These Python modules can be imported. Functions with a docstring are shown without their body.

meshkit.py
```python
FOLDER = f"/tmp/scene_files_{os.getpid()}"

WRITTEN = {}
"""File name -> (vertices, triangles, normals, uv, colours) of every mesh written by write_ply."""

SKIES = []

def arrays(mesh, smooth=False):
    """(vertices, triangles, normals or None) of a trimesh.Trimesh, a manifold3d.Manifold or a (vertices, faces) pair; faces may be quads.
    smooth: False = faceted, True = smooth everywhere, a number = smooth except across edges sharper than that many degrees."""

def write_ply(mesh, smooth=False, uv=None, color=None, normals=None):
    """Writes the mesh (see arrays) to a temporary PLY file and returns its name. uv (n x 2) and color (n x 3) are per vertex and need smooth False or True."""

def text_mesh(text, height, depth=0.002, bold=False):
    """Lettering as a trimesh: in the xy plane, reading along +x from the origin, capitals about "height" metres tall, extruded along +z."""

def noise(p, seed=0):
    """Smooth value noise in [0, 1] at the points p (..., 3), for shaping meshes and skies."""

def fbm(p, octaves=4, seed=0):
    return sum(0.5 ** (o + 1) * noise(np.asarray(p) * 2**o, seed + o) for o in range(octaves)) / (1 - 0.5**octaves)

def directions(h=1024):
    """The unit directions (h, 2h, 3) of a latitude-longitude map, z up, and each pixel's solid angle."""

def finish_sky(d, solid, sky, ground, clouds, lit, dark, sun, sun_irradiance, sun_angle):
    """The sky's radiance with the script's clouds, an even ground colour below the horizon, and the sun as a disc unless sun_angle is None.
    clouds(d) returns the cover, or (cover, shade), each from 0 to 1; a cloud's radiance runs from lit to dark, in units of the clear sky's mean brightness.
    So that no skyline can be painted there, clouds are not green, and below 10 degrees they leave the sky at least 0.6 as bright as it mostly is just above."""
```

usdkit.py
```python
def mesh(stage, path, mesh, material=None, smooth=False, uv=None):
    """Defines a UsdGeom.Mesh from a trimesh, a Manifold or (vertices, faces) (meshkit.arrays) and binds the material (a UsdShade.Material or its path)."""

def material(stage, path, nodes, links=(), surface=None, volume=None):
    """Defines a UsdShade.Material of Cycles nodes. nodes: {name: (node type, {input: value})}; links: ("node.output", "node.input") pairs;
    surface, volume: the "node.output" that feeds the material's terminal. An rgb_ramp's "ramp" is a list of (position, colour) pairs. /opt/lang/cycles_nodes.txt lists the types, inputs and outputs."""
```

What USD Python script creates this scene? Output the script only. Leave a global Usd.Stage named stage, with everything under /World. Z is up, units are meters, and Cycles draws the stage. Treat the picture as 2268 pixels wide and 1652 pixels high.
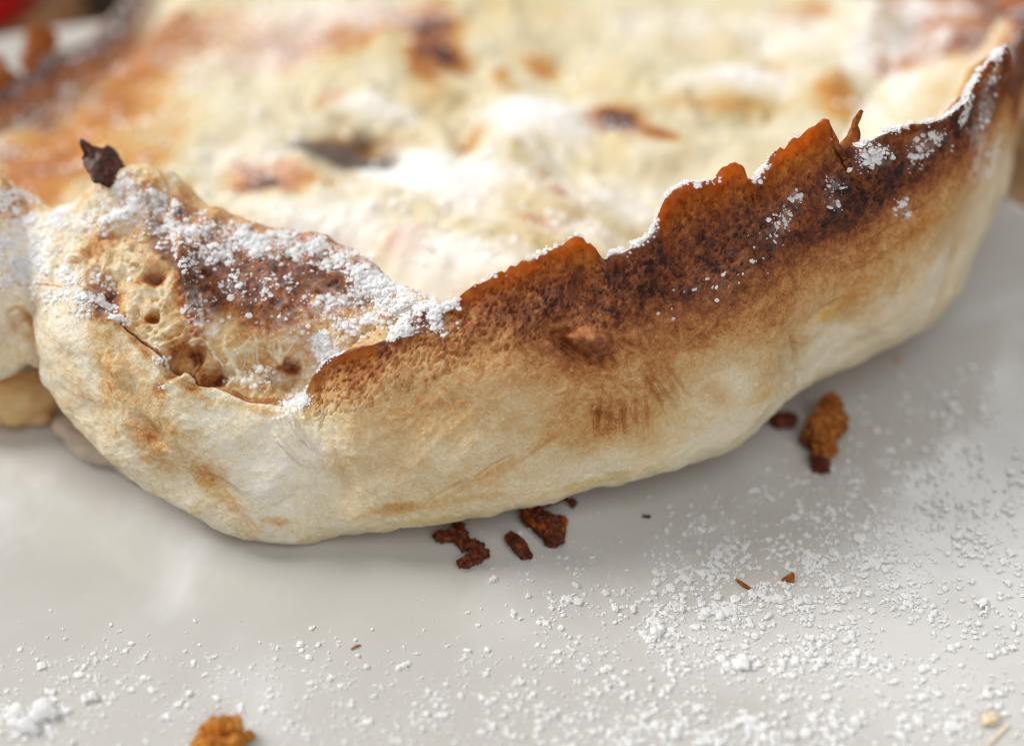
import math
import numpy as np, trimesh, manifold3d as mf, usdkit
from meshkit import noise, fbm
from scipy.interpolate import Akima1DInterpolator, PchipInterpolator, RegularGridInterpolator
from scipy.spatial import cKDTree
from shapely.geometry import Polygon
from shapely.geometry.polygon import orient
from shapely import contains_xy
from pxr import Usd, UsdGeom, UsdLux, UsdShade, Sdf, Gf, Vt

# ------------------------------------------------------------------ camera, lamps, exposure
stage = Usd.Stage.CreateInMemory()
UsdGeom.SetStageUpAxis(stage, 'Z'); UsdGeom.SetStageMetersPerUnit(stage, 1.0)
world = UsdGeom.Xform.Define(stage, '/World'); stage.SetDefaultPrim(world.GetPrim())
H, PITCH, TH = 0.105, math.radians(40.0), math.tan(math.radians(22.5))
EXPOSURE = 0.23
cam = UsdGeom.Camera.Define(stage, '/World/camera')
cam.AddTranslateOp().Set((0, 0, H)); cam.AddRotateXOp().Set(90 - 40.0)
cam.CreateHorizontalApertureAttr(36.0); cam.CreateFocalLengthAttr(18 / TH)
cam.CreateFStopAttr(7.5); cam.CreateFocusDistanceAttr(0.1335)
cam.CreateClippingRangeAttr((0.005, 100.0)); cam.CreateExposureAttr(EXPOSURE)

def lamp(name, pos, target, w, h, power, col):
    l = UsdLux.RectLight.Define(stage, '/World/' + name)
    l.CreateWidthAttr(w); l.CreateHeightAttr(h); l.CreateIntensityAttr(power); l.CreateColorAttr(Gf.Vec3f(*col))
    m = Gf.Matrix4d().SetLookAt(Gf.Vec3d(*pos), Gf.Vec3d(*target), Gf.Vec3d(0, 0, 1)).GetInverse()
    l.AddTransformOp().Set(m)
lamp('window_light', (-0.95, 0.52, 0.80), (0, .13, 0), 0.5, 0.5, 25.0, (1.0, .965, .91))
lamp('second_window_light', (0.55, 1.12, 0.98), (0.03, .13, 0), 0.9, 0.7, 3.4, (.95, .97, 1.0))
lamp('room_light', (0.3, -0.9, 1.3), (0, .12, 0), 1.6, 1.6, 2.35, (1.0, .98, .95))

# ------------------------------------------------------------------ helpers
FW = np.array([0, math.cos(PITCH), -math.sin(PITCH)]); UP = np.array([0, math.sin(PITCH), math.cos(PITCH)])
RT = np.array([1.0, 0, 0]); EYE = np.array([0, 0, H])
def ray(px, py):                       # photograph position (2268 wide) -> view direction
    nx, ny = (np.asarray(px, float) - 1134) / 1134 * TH, (826 - np.asarray(py, float)) / 1134 * TH
    return FW + nx[..., None] * RT + ny[..., None] * UP
def at_d(px, py, d): return EYE + ray(px, py) * np.asarray(d, float)[..., None]
def at_z(px, py, z=0.0):
    r = ray(px, py); return EYE + r * ((np.asarray(z, float) - H) / r[..., 2])[..., None]
UNIT = TH / 1134                      # metres per photograph unit per metre of depth
def srgb(r, g, b):
    c = np.array([r, g, b]) / 255.0
    return tuple(np.where(c <= .04045, c / 12.92, ((c + .055) / 1.055) ** 2.4).tolist())
def sstep(a, b, x):
    t = np.clip((np.asarray(x, float) - a) / (b - a), 0, 1); return t * t * (3 - 2 * t)
used = {}
def numbered(name, parent='/World'):
    k = used.get((parent, name), 0); used[(parent, name)] = k + 1
    return name if k == 0 else f'{name}_{k:03d}'
def tag(prim, label=None, cat=None, group=None, kind=None):
    for k, v in (('label', label), ('category', cat), ('group', group), ('kind', kind)):
        if v: prim.SetCustomDataByKey(k, v)
def thing(name, label, cat, loc=(0, 0, 0), group=None):
    x = UsdGeom.Xform.Define(stage, '/World/' + numbered(name)); x.AddTranslateOp().Set(tuple(map(float, loc)))
    tag(x.GetPrim(), label, cat, group); return x
def obj(name, mesh, mat, parent=None, masks=None, smooth=True, origin=None):
    base = str(parent.GetPath()) if parent is not None else '/World'
    v, f = (mesh.vertices, mesh.faces) if hasattr(mesh, 'vertices') else mesh
    v = np.array(v, float)
    if origin is not None: v = v - np.asarray(origin)
    m = usdkit.mesh(stage, base + '/' + numbered(name, base), (v, f), mat, smooth=smooth)
    for k, a in (masks or {}).items():
        UsdGeom.PrimvarsAPI(m).CreatePrimvar(k, Sdf.ValueTypeNames.Color3fArray, 'vertex').Set(Vt.Vec3fArray.FromNumpy(a.astype(np.float32)))
    return m
def grid_faces(nr, nc):
    i = np.arange(nr * nc).reshape(nr, nc)
    return np.stack([i[:-1, :-1], i[:-1, 1:], i[1:, 1:], i[1:, :-1]], -1).reshape(-1, 4)
def quads(f): return np.vstack([f[:, [0, 1, 2]], f[:, [0, 2, 3]]])
def vnormals(v, f):
    n = np.zeros_like(v); fn = np.cross(v[f[:, 1]] - v[f[:, 0]], v[f[:, 2]] - v[f[:, 0]])
    for k in range(3): np.add.at(n, f[:, k], fn)
    return n / np.maximum(np.linalg.norm(n, axis=1, keepdims=True), 1e-12)

def blob(parts, edge=.0003, amp=.0003, freq=1500, seed=0):
    """parts: chains of (x, y, z, r); one closed lump of crumb"""
    sol = mf.Manifold()
    for ch in parts:
        sp_ = [mf.Manifold.sphere(r, 20).translate((x, y, z)) for x, y, z, r in ch]
        sol += mf.Manifold.batch_hull(sp_) if len(sp_) > 1 else sp_[0]
    m = sol.refine_to_length(edge).to_mesh(); v, f = np.array(m.vert_properties[:, :3]), np.array(m.tri_verts)
    t = trimesh.Trimesh(v, f, process=True); n = t.vertex_normals
    vv = t.vertices + n * ((fbm(t.vertices * freq, 3, seed) - .5) * 2.2 * amp + (fbm(t.vertices * freq * .35, 2, seed + 1) - .5) * 2 * amp)[:, None]
    return vv, t.faces

# ------------------------------------------------------------------ materials
L = '/World/Looks'; UsdGeom.Scope.Define(stage, L)
GEO = ('geometry', {})
def crust_material(name, ramp):
    """cream dough that browns and chars by the baked-in masks, dusted with sugar by the third channel"""
    n = {'at': ('attribute', {'attribute': 'bake'}), 'sep': ('separate_color', {'color_type': 'rgb'}),
         'a2': ('attribute', {'attribute': 'tint'}), 'sep2': ('separate_color', {'color_type': 'rgb'}), 'geo': GEO,
         'n1': ('noise_texture', {'scale': 900.0, 'detail': 6.0, 'roughness': .68, 'distortion': .6}),
         'n2': ('noise_texture', {'scale': 2600.0, 'detail': 4.0, 'roughness': .7, 'distortion': 1.0}),
         'v1': ('voronoi_texture', {'scale': 1500.0, 'randomness': 1.0}),
         'j1': ('math', {'math_type': 'multiply_add', 'value2': .56, 'value3': -.28}),
         'j2': ('math', {'math_type': 'multiply_add', 'value2': .44, 'value3': -.22}),
         'j3': ('math', {'math_type': 'add'}),
         'jm': ('math', {'math_type': 'multiply'}),
         'br': ('math', {'math_type': 'add', 'use_clamp': True}),
         'ramp': ('rgb_ramp', {'ramp': ramp}),
         'yel': ('mix_color', {'blend_type': 'multiply', 'b': srgb(240, 214, 128)}),
         'char': ('mix_color', {'b': srgb(46, 25, 20)}),
         'sug': ('mix_color', {'b': srgb(246, 245, 244)}),
         'h1': ('math', {'math_type': 'multiply_add', 'value2': .55}),
         'bump': ('bump', {'strength': .75, 'distance': .0004}),
         'p': ('principled_bsdf', {'roughness': .58, 'subsurface_radius': (1.0, .62, .34), 'subsurface_scale': .0012, 'specular_ior_level': .45}),
         'tr': ('translucent_bsdf', {}), 'tc': ('mix_color', {'fac': .75, 'b': (.88, .36, .07)}),
         'mixs': ('mix_closure', {}), 'tf': ('math', {'math_type': 'multiply', 'value2': .85}),
         'ssw': ('math', {'math_type': 'multiply_add', 'value2': -.15, 'value3': .2})}
    l = [('at.color', 'sep.color'), ('a2.color', 'sep2.color'), ('geo.position', 'n1.vector'), ('geo.position', 'n2.vector'), ('geo.position', 'v1.vector'),
         ('n1.fac', 'j1.value1'), ('n2.fac', 'j2.value1'), ('j1.value', 'j3.value1'), ('j2.value', 'j3.value2'),
         ('j3.value', 'jm.value1'), ('sep2.b', 'jm.value2'), ('sep.r', 'br.value1'), ('jm.value', 'br.value2'), ('br.value', 'ramp.fac'),
         ('ramp.color', 'yel.a'), ('sep2.r', 'yel.fac'), ('yel.result', 'char.a'), ('sep.g', 'char.fac'), ('char.result', 'sug.a'), ('sep.b', 'sug.fac'),
         ('sug.result', 'p.base_color'), ('n1.fac', 'h1.value1'), ('n2.fac', 'h1.value3'), ('h1.value', 'bump.height'), ('bump.normal', 'p.normal'),
         ('sug.result', 'tc.a'), ('tc.result', 'tr.color'), ('sep2.g', 'tf.value1'), ('tf.value', 'mixs.fac'), ('p.BSDF', 'mixs.closure1'), ('tr.BSDF', 'mixs.closure2'),
         ('sep.r', 'ssw.value1'), ('ssw.value', 'p.subsurface_weight')]
    return usdkit.material(stage, L + '/' + name, n, l, surface='mixs.closure')
BAKE = [(.45, srgb(204, 153, 94)), (.62, srgb(172, 108, 56)), (.78, srgb(126, 66, 30)), (.9, srgb(84, 38, 18)), (1, srgb(42, 18, 12))]
M_CRUST = crust_material('baked_batter', [(0, srgb(238, 230, 212)), (.12, srgb(230, 216, 186)), (.28, srgb(216, 186, 138))] + BAKE)
M_DRIP = crust_material('pale_custard', [(0, srgb(250, 246, 226)), (.3, srgb(244, 232, 190)), (1, srgb(214, 170, 100))])
M_CUSTARD = crust_material('baked_custard', [(0, srgb(216, 207, 182)), (.14, srgb(210, 197, 160)), (.26, srgb(202, 176, 130)), (.36, srgb(198, 150, 78)), (.5, srgb(184, 120, 50))] + BAKE[1:])
def flake_material(name, c0, c1, c2, thin=.45, rough=.42, scale=900.0, spec=.5):
    return usdkit.material(stage, L + '/' + name, {
        'geo': GEO, 'n1': ('noise_texture', {'scale': scale, 'detail': 5.0, 'roughness': .65, 'distortion': .5}),
        'ramp': ('rgb_ramp', {'ramp': [(.3, c0), (.5, c1), (.72, c2)]}),
        'n2': ('noise_texture', {'scale': scale * 2.4, 'detail': 3.0}),
        'bump': ('bump', {'strength': .7, 'distance': .0003}),
        'p': ('principled_bsdf', {'roughness': rough, 'specular_ior_level': spec}), 'tr': ('translucent_bsdf', {}), 'mix': ('mix_closure', {'fac': thin})},
        [('geo.position', 'n1.vector'), ('geo.position', 'n2.vector'), ('n1.fac', 'ramp.fac'), ('ramp.color', 'p.base_color'), ('ramp.color', 'tr.color'),
         ('n2.fac', 'bump.height'), ('bump.normal', 'p.normal'), ('p.BSDF', 'mix.closure1'), ('tr.BSDF', 'mix.closure2')], surface='mix.closure')
M_CHAR = flake_material('charred_crust', srgb(36, 15, 8), srgb(66, 30, 14), srgb(116, 62, 28), .15, .5, 900.0, .35)
M_AMBER = flake_material('amber_crust', srgb(120, 52, 14), srgb(170, 84, 26), srgb(206, 130, 56), .5)
M_SHARD = flake_material('dark_amber_crust', srgb(112, 52, 14), srgb(166, 92, 28), srgb(204, 132, 58), .45, .7)
M_BROWN = flake_material('brown_crumb', srgb(92, 42, 16), srgb(156, 90, 36), srgb(206, 146, 74), .2, .8, 1300.0, .25)
M_DARKCRUMB = flake_material('dark_crumb', srgb(56, 20, 11), srgb(90, 38, 19), srgb(146, 80, 42), .12, .7, 1300.0, .3)
M_GOLD = flake_material('golden_crumb', srgb(150, 84, 22), srgb(196, 126, 44), srgb(226, 172, 90), .2, .8, 1300.0, .25)
M_PALE = flake_material('pale_crumb', srgb(226, 204, 166), srgb(238, 224, 196), srgb(246, 238, 220), .2, .5, 800.0)
M_SUGAR = usdkit.material(stage, L + '/icing_sugar', {'p': ('principled_bsdf', {'base_color': srgb(252, 252, 253), 'roughness': .4}), 't': ('translucent_bsdf', {'color': (.95, .96, .97)}), 'm': ('mix_closure', {'fac': .5})}, [('p.BSDF', 'm.closure1'), ('t.BSDF', 'm.closure2')], surface='m.closure')
M_PLATE = usdkit.material(stage, L + '/white_glaze', {
    'geo': GEO, 'n': ('noise_texture', {'scale': 34.0, 'detail': 5.0, 'roughness': .6, 'distortion': 1.5}),
    'rr': ('map_range', {'from_min': .35, 'from_max': .7, 'to_min': .05, 'to_max': .30}),
    'n2': ('noise_texture', {'scale': 22.0, 'detail': 4.0, 'distortion': 2.0}),
    'c': ('rgb_ramp', {'ramp': [(.3, srgb(176, 174, 170)), (.52, srgb(180, 179, 176)), (.62, srgb(190, 190, 189)), (.74, srgb(206, 206, 206))]}),
    'p': ('principled_bsdf', {'specular_ior_level': .5})},
    [('geo.position', 'n.vector'), ('geo.position', 'n2.vector'), ('n.fac', 'rr.value'), ('rr.result', 'p.roughness'), ('n2.fac', 'c.fac'), ('c.color', 'p.base_color')], surface='p.BSDF')
M_TABLE = usdkit.material(stage, L + '/brown_wood', {
    'geo': GEO, 'mp': ('mapping', {'scale': (3.0, 40.0, 10.0)}), 'n': ('noise_texture', {'scale': 3.0, 'detail': 6.0, 'distortion': .8}),
    'c': ('rgb_ramp', {'ramp': [(.3, srgb(140, 104, 70)), (.7, srgb(184, 146, 104))]}), 'p': ('principled_bsdf', {'roughness': .45})},
    [('geo.position', 'mp.vector'), ('mp.vector', 'n.vector'), ('n.fac', 'c.fac'), ('c.color', 'p.base_color')], surface='p.BSDF')
def plain(name, c, rough): return usdkit.material(stage, L + '/' + name, {'n': ('noise_texture', {'scale': 200.0}), 'geo': GEO, 'm': ('mix_color', {'blend_type': 'multiply', 'fac': .1, 'a': c}), 'p': ('principled_bsdf', {'roughness': rough})},
    [('geo.position', 'n.vector'), ('n.color', 'm.b'), ('m.result', 'p.base_color')], surface='p.BSDF')
M_RED, M_DARK = plain('red_gloss', srgb(206, 18, 30), .3), plain('dark_grey', srgb(52, 56, 56), .5)

# ------------------------------------------------------------------ table and plate
TZ = -0.012
v, f = trimesh.creation.box([1.6, 1.4, .03]).vertices, trimesh.creation.box([1.6, 1.4, .03]).faces
tb = obj('table', (v + [0, .3, TZ - .015], f), M_TABLE, smooth=False)
tag(tb.GetPrim(), 'brown wooden table surface blurred beyond the plate', 'table', kind='structure')
PC = np.array([-.040, .090])
prof = np.array([(0, 0), (.085, 0), (.093, .0004), (.103, .0022), (.116, .0058), (.1225, .0082), (.1248, .0090), (.1256, .0085), (.1250, .0074), (.118, .0042), (.104, -.0006), (.094, -.0040), (.078, -.0062), (.070, -.0068), (.068, -.0118), (.064, -.0118), (.063, -.0070), (0, -.0066)])
prof[:, 0] *= 1.03; pt = np.linspace(0, 1, len(prof)); fine = np.linspace(0, 1, 120)
pr = np.stack([PchipInterpolator(pt, prof[:, k])(fine) for k in (0, 1)], 1); pr[:, 0] = np.maximum(pr[:, 0], 0)
A = 240; ang = np.linspace(0, 2 * np.pi, A, endpoint=False)
V = np.stack([pr[:, 0:1] * np.cos(ang), pr[:, 0:1] * np.sin(ang), np.repeat(pr[:, 1:2], A, 1)], -1).reshape(-1, 3)
i = np.arange(len(pr) * A).reshape(len(pr), A); j = np.roll(i, -1, 1)
F = quads(np.stack([i[:-1], j[:-1], j[1:], i[1:]], -1).reshape(-1, 4))[:, ::-1]
tp = trimesh.Trimesh(V, F, process=True); tp.update_faces(tp.nondegenerate_faces()); tp.fix_normals()
plate = thing('plate', 'large white glazed plate dusted with sugar under the pancake', 'plate', (PC[0], PC[1], 0))
obj('dish', tp, M_PLATE, plate)
def plate_z(x, y):
    r = np.hypot(np.asarray(x) - PC[0], np.asarray(y) - PC[1]); return np.interp(r, prof[:7, 0], prof[:7, 1])

# ------------------------------------------------------------------ pancake shell
def pts(*rows): return np.array(rows, float)
# crest of the near wall: jagged line as it stands, and the smooth line below its flakes
JAG = pts((655,918),(670,915),(676,880),(690,845),(715,815),(740,796),(790,780),(830,766),(870,745),(900,716),(930,698),(960,688),(1010,664),(1045,640),(1080,620),(1115,602),(1150,586),(1180,572),(1210,560),(1230,546),(1250,539),(1275,531),(1292,532),(1303,541),(1308,536),(1320,549),(1337,570),(1360,563),(1385,558),(1410,543),(1440,528),(1458,506),(1460,480),(1468,455),(1480,434),(1505,422),(1530,415),(1555,409),(1580,400),(1600,378),(1620,368),(1640,365),(1650,374),(1656,392),(1672,404),(1680,395),(1692,378),(1705,360),(1715,343),(1735,332),(1750,320),(1775,302),(1795,288),(1815,280),(1828,270),(1837,268),(1841,285),(1844,303),(1848,322),(1860,330),(1880,324),(1900,330),(1930,315),(1960,298),(1990,286),(2020,277),(2050,276),(2070,268),(2090,258),(2110,246),(2130,234),(2148,215),(2158,190),(2168,165),(2180,150),(2200,130),(2215,118),(2230,100))
SM = pts((655,918),(670,915),(740,812),(830,772),(960,694),(1080,630),(1250,570),(1350,565),(1450,520),(1550,470),(1650,425),(1750,375),(1850,336),(1930,315),(2050,280),(2130,240),(2180,185),(2230,110))
LD = pts((655,.1345),(740,.133),(850,.1315),(985,.130),(1250,.1300),(1620,.1310),(1850,.1330),(2050,.1365),(2150,.1395),(2230,.144))
BOT = pts((655,683,1200,0.0002),(740,770,1170,.0008),(830,850,1156,.0015),(960,950,1150,.002),(1080,1060,1146,.0025),(1250,1220,1113,.003),(1350,1330,1080,.0035),(1450,1450,1045,.004),(1550,1560,1004,.0045),(1620,1640,965,.005),(1690,1710,893,.0055),(1750,1790,845,.006),(1850,1930,788,.007),(1930,2035,728,.008),(2050,2125,610,.0105),(2130,2172,510,.014),(2180,2200,450,.0165),(2230,2214,425,.0175))
stations = []      # (s, [10 row points])
def lerp(a, b, t): return a * (1 - t) + b * t
def left_station(s, bot, bz, lip, ld, r5, d5, r6, d6, r7, d7, bulge=.003):
    B = at_z(*map(np.float64, bot), bz); Lp = at_d(*map(np.float64, lip), ld)
    out = (B - np.array([-.02, .16, 0]))[:2]; out = np.append(out / np.linalg.norm(out), 0)
    r0 = B - out * .02 + [0, 0, .0015]
    r2 = lerp(B, Lp, .33) + out * bulge * .9 - [0, 0, .0008]; r3 = lerp(B, Lp, .74) + out * bulge * .7
    R7 = at_d(*map(np.float64, r7), d7)
    r8 = R7 + [.001, .006, -.0065]; r9 = R7 + [.002, .013, -(R7[2] - .006)]
    stations.append((s, np.array([r0, B, r2, r3, Lp, at_d(*map(np.float64, r5), ld + (d5 - ld) * .6), at_d(*map(np.float64, r6), d6), R7, r8, r9])))
left_station(-260, (-190, 650), .010, (-205, 470), .160, (-205, 450), .162, (-200, 390), .165, (-195, 330), .168)
left_station(-120, (-85, 800), .010, (-110, 560), .1440, (-110, 540), .1455, (-100, 440), .148, (-90, 350), .151)
left_station(20, (15, 838), .010, (-20, 600), .1385, (-22, 585), .1395, (-15, 480), .1415, (0, 400), .145)
left_station(75, (70, 808), .013, (48, 640), .1425, (48, 622), .1435, (45, 520), .1440, (52, 440), .1460, 0.0)
left_station(130, (120, 860), .011, (112, 640), .1385, (116, 620), .1392, (115, 520), .1415, (112, 456), .1450)
left_station(200, (180, 935), .008, (180, 655), .1350, (192, 640), .1366, (180, 510), .1400, (165, 437), .1440, .0035)
left_station(300, (300, 1045), .005, (262, 722), .1338, (280, 705), .1362, (262, 520), .1390, (228, 402), .1428, .004)
left_station(400, (410, 1110), .003, (345, 800), .1335, (368, 775), .1365, (385, 560), .1385, (320, 392), .1425, .004)
left_station(500, (520, 1166), .0015, (450, 862), .1338, (480, 825), .1370, (520, 620), .1380, (450, 470), .1425, .0035)
left_station(590, (620, 1196), .0004, (560, 902), .1342, (590, 850), .1375, (620, 660), .1380, (580, 510), .1420, .003)
def right_station(s):
    Lp = at_d(s, np.interp(s, SM[:, 0], SM[:, 1]), np.interp(s, LD[:, 0], LD[:, 1]))
    b = [np.interp(s, BOT[:, 0], BOT[:, k]) for k in (1, 2, 3)]
    B = at_z(b[0], b[1], b[2])
    out = (B - np.array([-.02, .165, 0]))[:2]; out = np.append(out / np.linalg.norm(out), 0)
    r0 = B - out * .022 + [0, 0, .001]
    bu = (.0034 * sstep(655, 800, s) + .002) * (1 - .9 * sstep(1850, 2200, s))
    r2 = lerp(B, Lp, .30) + out * bu * .9 - [0, 0, .0006]; r3 = lerp(B, Lp, .76) + out * bu * .62
    m = 1 - sstep(935, 1035, s)        # the mound lies behind the crest as far as here
    thick = .0022 + .0012 * sstep(1000, 2100, s)
    inn = -out
    r5a = Lp + inn * thick - [0, 0, .0035]; r6a = Lp + inn * (thick + .0012) - [0, 0, .010]; r7a = Lp + inn * (thick + .003) - [0, 0, .015]
    g = lambda xs, ks: np.array([np.interp(s, xs, k) for k in ks])
    q5 = g([655, 740, 830, 960, 1010], [[690, 790, 860, 985, 1030], [850, 770, 745, 690, 668], [.1380, .1362, .1345, .1335, .133]])
    q6 = g([655, 740, 830, 960, 1010], [[720, 800, 870, 985, 1030], [690, 690, 680, 672, 660], [.1378, .1368, .1352, .1340, .134]])
    q7 = g([655, 740, 830, 960, 1010], [[700, 770, 850, 975, 1030], [535, 573, 628, 674, 655], [.1412, .1398, .1375, .1348, .136]])
    r5, r6, r7 = (lerp(a, at_d(*q), m) for a, q in ((r5a, q5), (r6a, q6), (r7a, q7)))
    r8 = lerp(r7a + inn * .004 - [0, 0, .004], r7 + [.001, .006, -.006], m)
    r9 = r8 + lerp(inn, np.array([0, 1, 0]), m) * .008; r9[2] = .006
    stations.append((s, np.array([r0, B, r2, r3, Lp, r5, r6, r7, r8, r9])))
for s in (655, 680, 710, 740, 785, 830, 895, 960, 1020, 1080, 1165, 1250, 1350, 1450, 1550, 1620, 1690, 1750, 1850, 1930, 2000, 2050, 2130, 2180, 2230): right_station(float(s))
def back_station(s, lip, base, thick, zin, inn):
    lip, base = np.array(lip, float), np.array(base, float)
    d = np.array([inn[0], inn[1], 0.0]); d /= np.linalg.norm(d); h = lip[2] - base[2]
    rows = [base + d * .02 + [0, 0, .002], base, lerp(base, lip, .33) - d * .0025, lerp(base, lip, .76) - d * .002, lip,
            lip + d * thick - [0, 0, .12 * h], lip + d * (thick + .001) - [0, 0, .3 * h], lip + d * (thick + .003) - [0, 0, .5 * h], lip + d * (thick + .007) - [0, 0, .62 * h], lip + d * (thick + .016)]
    rows[9][2] = zin - .004; rows[8][2] = max(rows[8][2], zin + .0005) if h < .02 else rows[8][2]
    stations.append((s, np.array(rows)))
for s_, lp, ld_, bp, bd in [(2285, (2222, 150), .166, (2198, 430), .1705), (2345, (2300, 10), .185, (2222, 300), .181), (2430, (2340, -70), .195, (2300, 240), .194)]:
    back_station(s_, at_d(np.float64(lp[0]), np.float64(lp[1]), ld_), at_d(np.float64(bp[0]), np.float64(bp[1]), bd), .003, .0215, (-.95, .2))
back_station(2520, (.0850, .2060, .0400), (.0840, .208, .008), .005, .0215, (-.9, -.4))
back_station(2640, (.0640, .2300, .0240), (.0640, .232, .007), .005, .0205, (-.6, -.8))
back_station(2760, (.0300, .2400, .0190), (.0300, .243, .007), .005, .015, (-.3, -1))
back_station(2880, (-.0100, .2380, .0180), (-.0100, .2405, .007), .005, .015, (0, -1))
for s_, px, py, inn in [(2960, 330, -120, (.6, -.8)), (3010, 275, 0, (.8, -.6)), (3060, 232, 66, (.7, -.7)), (3100, 185, 98, (.5, -.85)), (3150, 108, 126, (.5, -.85)), (3200, 0, 194, (.7, -.7)), (3260, -130, 262, (.8, -.6))]:
    lp = at_z(np.float64(px), np.float64(py), .0145); dd = np.array([inn[0], inn[1], 0]) * .0025
    back_station(s_, lp, lp - dd - [0, 0, .0085], .003, .0115, inn)
S = np.array([s for s, _ in stations]); R = np.array([r for _, r in stations])     # (n, 10, 3)
period = S[-1] + 120 - S[0]
Sx = np.concatenate([S[-4:] - period, S, S[:4] + period]); Rx = np.concatenate([R[-4:], R, R[:4]])
ROWS = np.array([0, .10, .25, .42, .52, .575, .72, .82, .90, 1.0])
front = np.arange(-130, 2240, 2.35)
cols = np.concatenate([np.linspace(S[0], -130, 40, endpoint=False), front, np.linspace(2240, S[0] + period, 190)])
C = Akima1DInterpolator(Sx, Rx, axis=0)(cols)                                    # (cols, 10, 3)
C[-1] = C[0]
# jagged flakes on the crest
jag = (np.interp(cols, JAG[:, 0], JAG[:, 1]) - np.interp(cols, SM[:, 0], SM[:, 1])) * ((cols > 655) & (cols < 2235))
q1 = np.stack([cols / 13, 0 * cols + 3.3, 0 * cols], 1)
jag = jag + ((cols > 675) & (cols < 2225)) * (fbm(q1, 3, 17) - .5) * (5 + 16 * sstep(4, 20, -jag))
dl = np.interp(cols, LD[:, 0], LD[:, 1])
C[:, 4] += (-jag * UNIT * dl)[:, None] * (UP * .96 + np.array([0, .12, 0]))
rr = np.concatenate([np.linspace(0, .10, 14, endpoint=False), np.linspace(.10, .52, 215, endpoint=False), np.linspace(.52, .82, 150, endpoint=False), np.linspace(.82, 1, 40)])
P = Akima1DInterpolator(ROWS, C, axis=1)(rr)
# near the crest use the straight run so that flakes stay thin sheets
Pl = np.stack([np.stack([np.interp(rr, ROWS, C[c, :, k]) for k in range(3)], -1) for c in range(len(cols))])
flat = np.exp(-((rr - .535) / .05) ** 2)[None, :, None] * sstep(640, 760, cols)[:, None, None]
P = P * (1 - flat) + Pl * flat
nc, nr = P.shape[:2]
F = quads(grid_faces(nc, nr))
SG, RG = np.meshgrid(cols, rr, indexing='ij'); SG, RG = SG.ravel(), RG.ravel()
V = P.reshape(-1, 3)
N = vnormals(V, F)
if N[(nc // 3) * nr + 100] @ (EYE - V[(nc // 3) * nr + 100]) < 0: F = F[:, ::-1]; N = -N
E_ = V - EYE; Dp = E_ @ FW
PX, PY = 1134 + (E_ @ RT) / Dp / UNIT, 826 - (E_ @ UP) / Dp / UNIT                # where a place lies in the photograph: only to find it again
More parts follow.
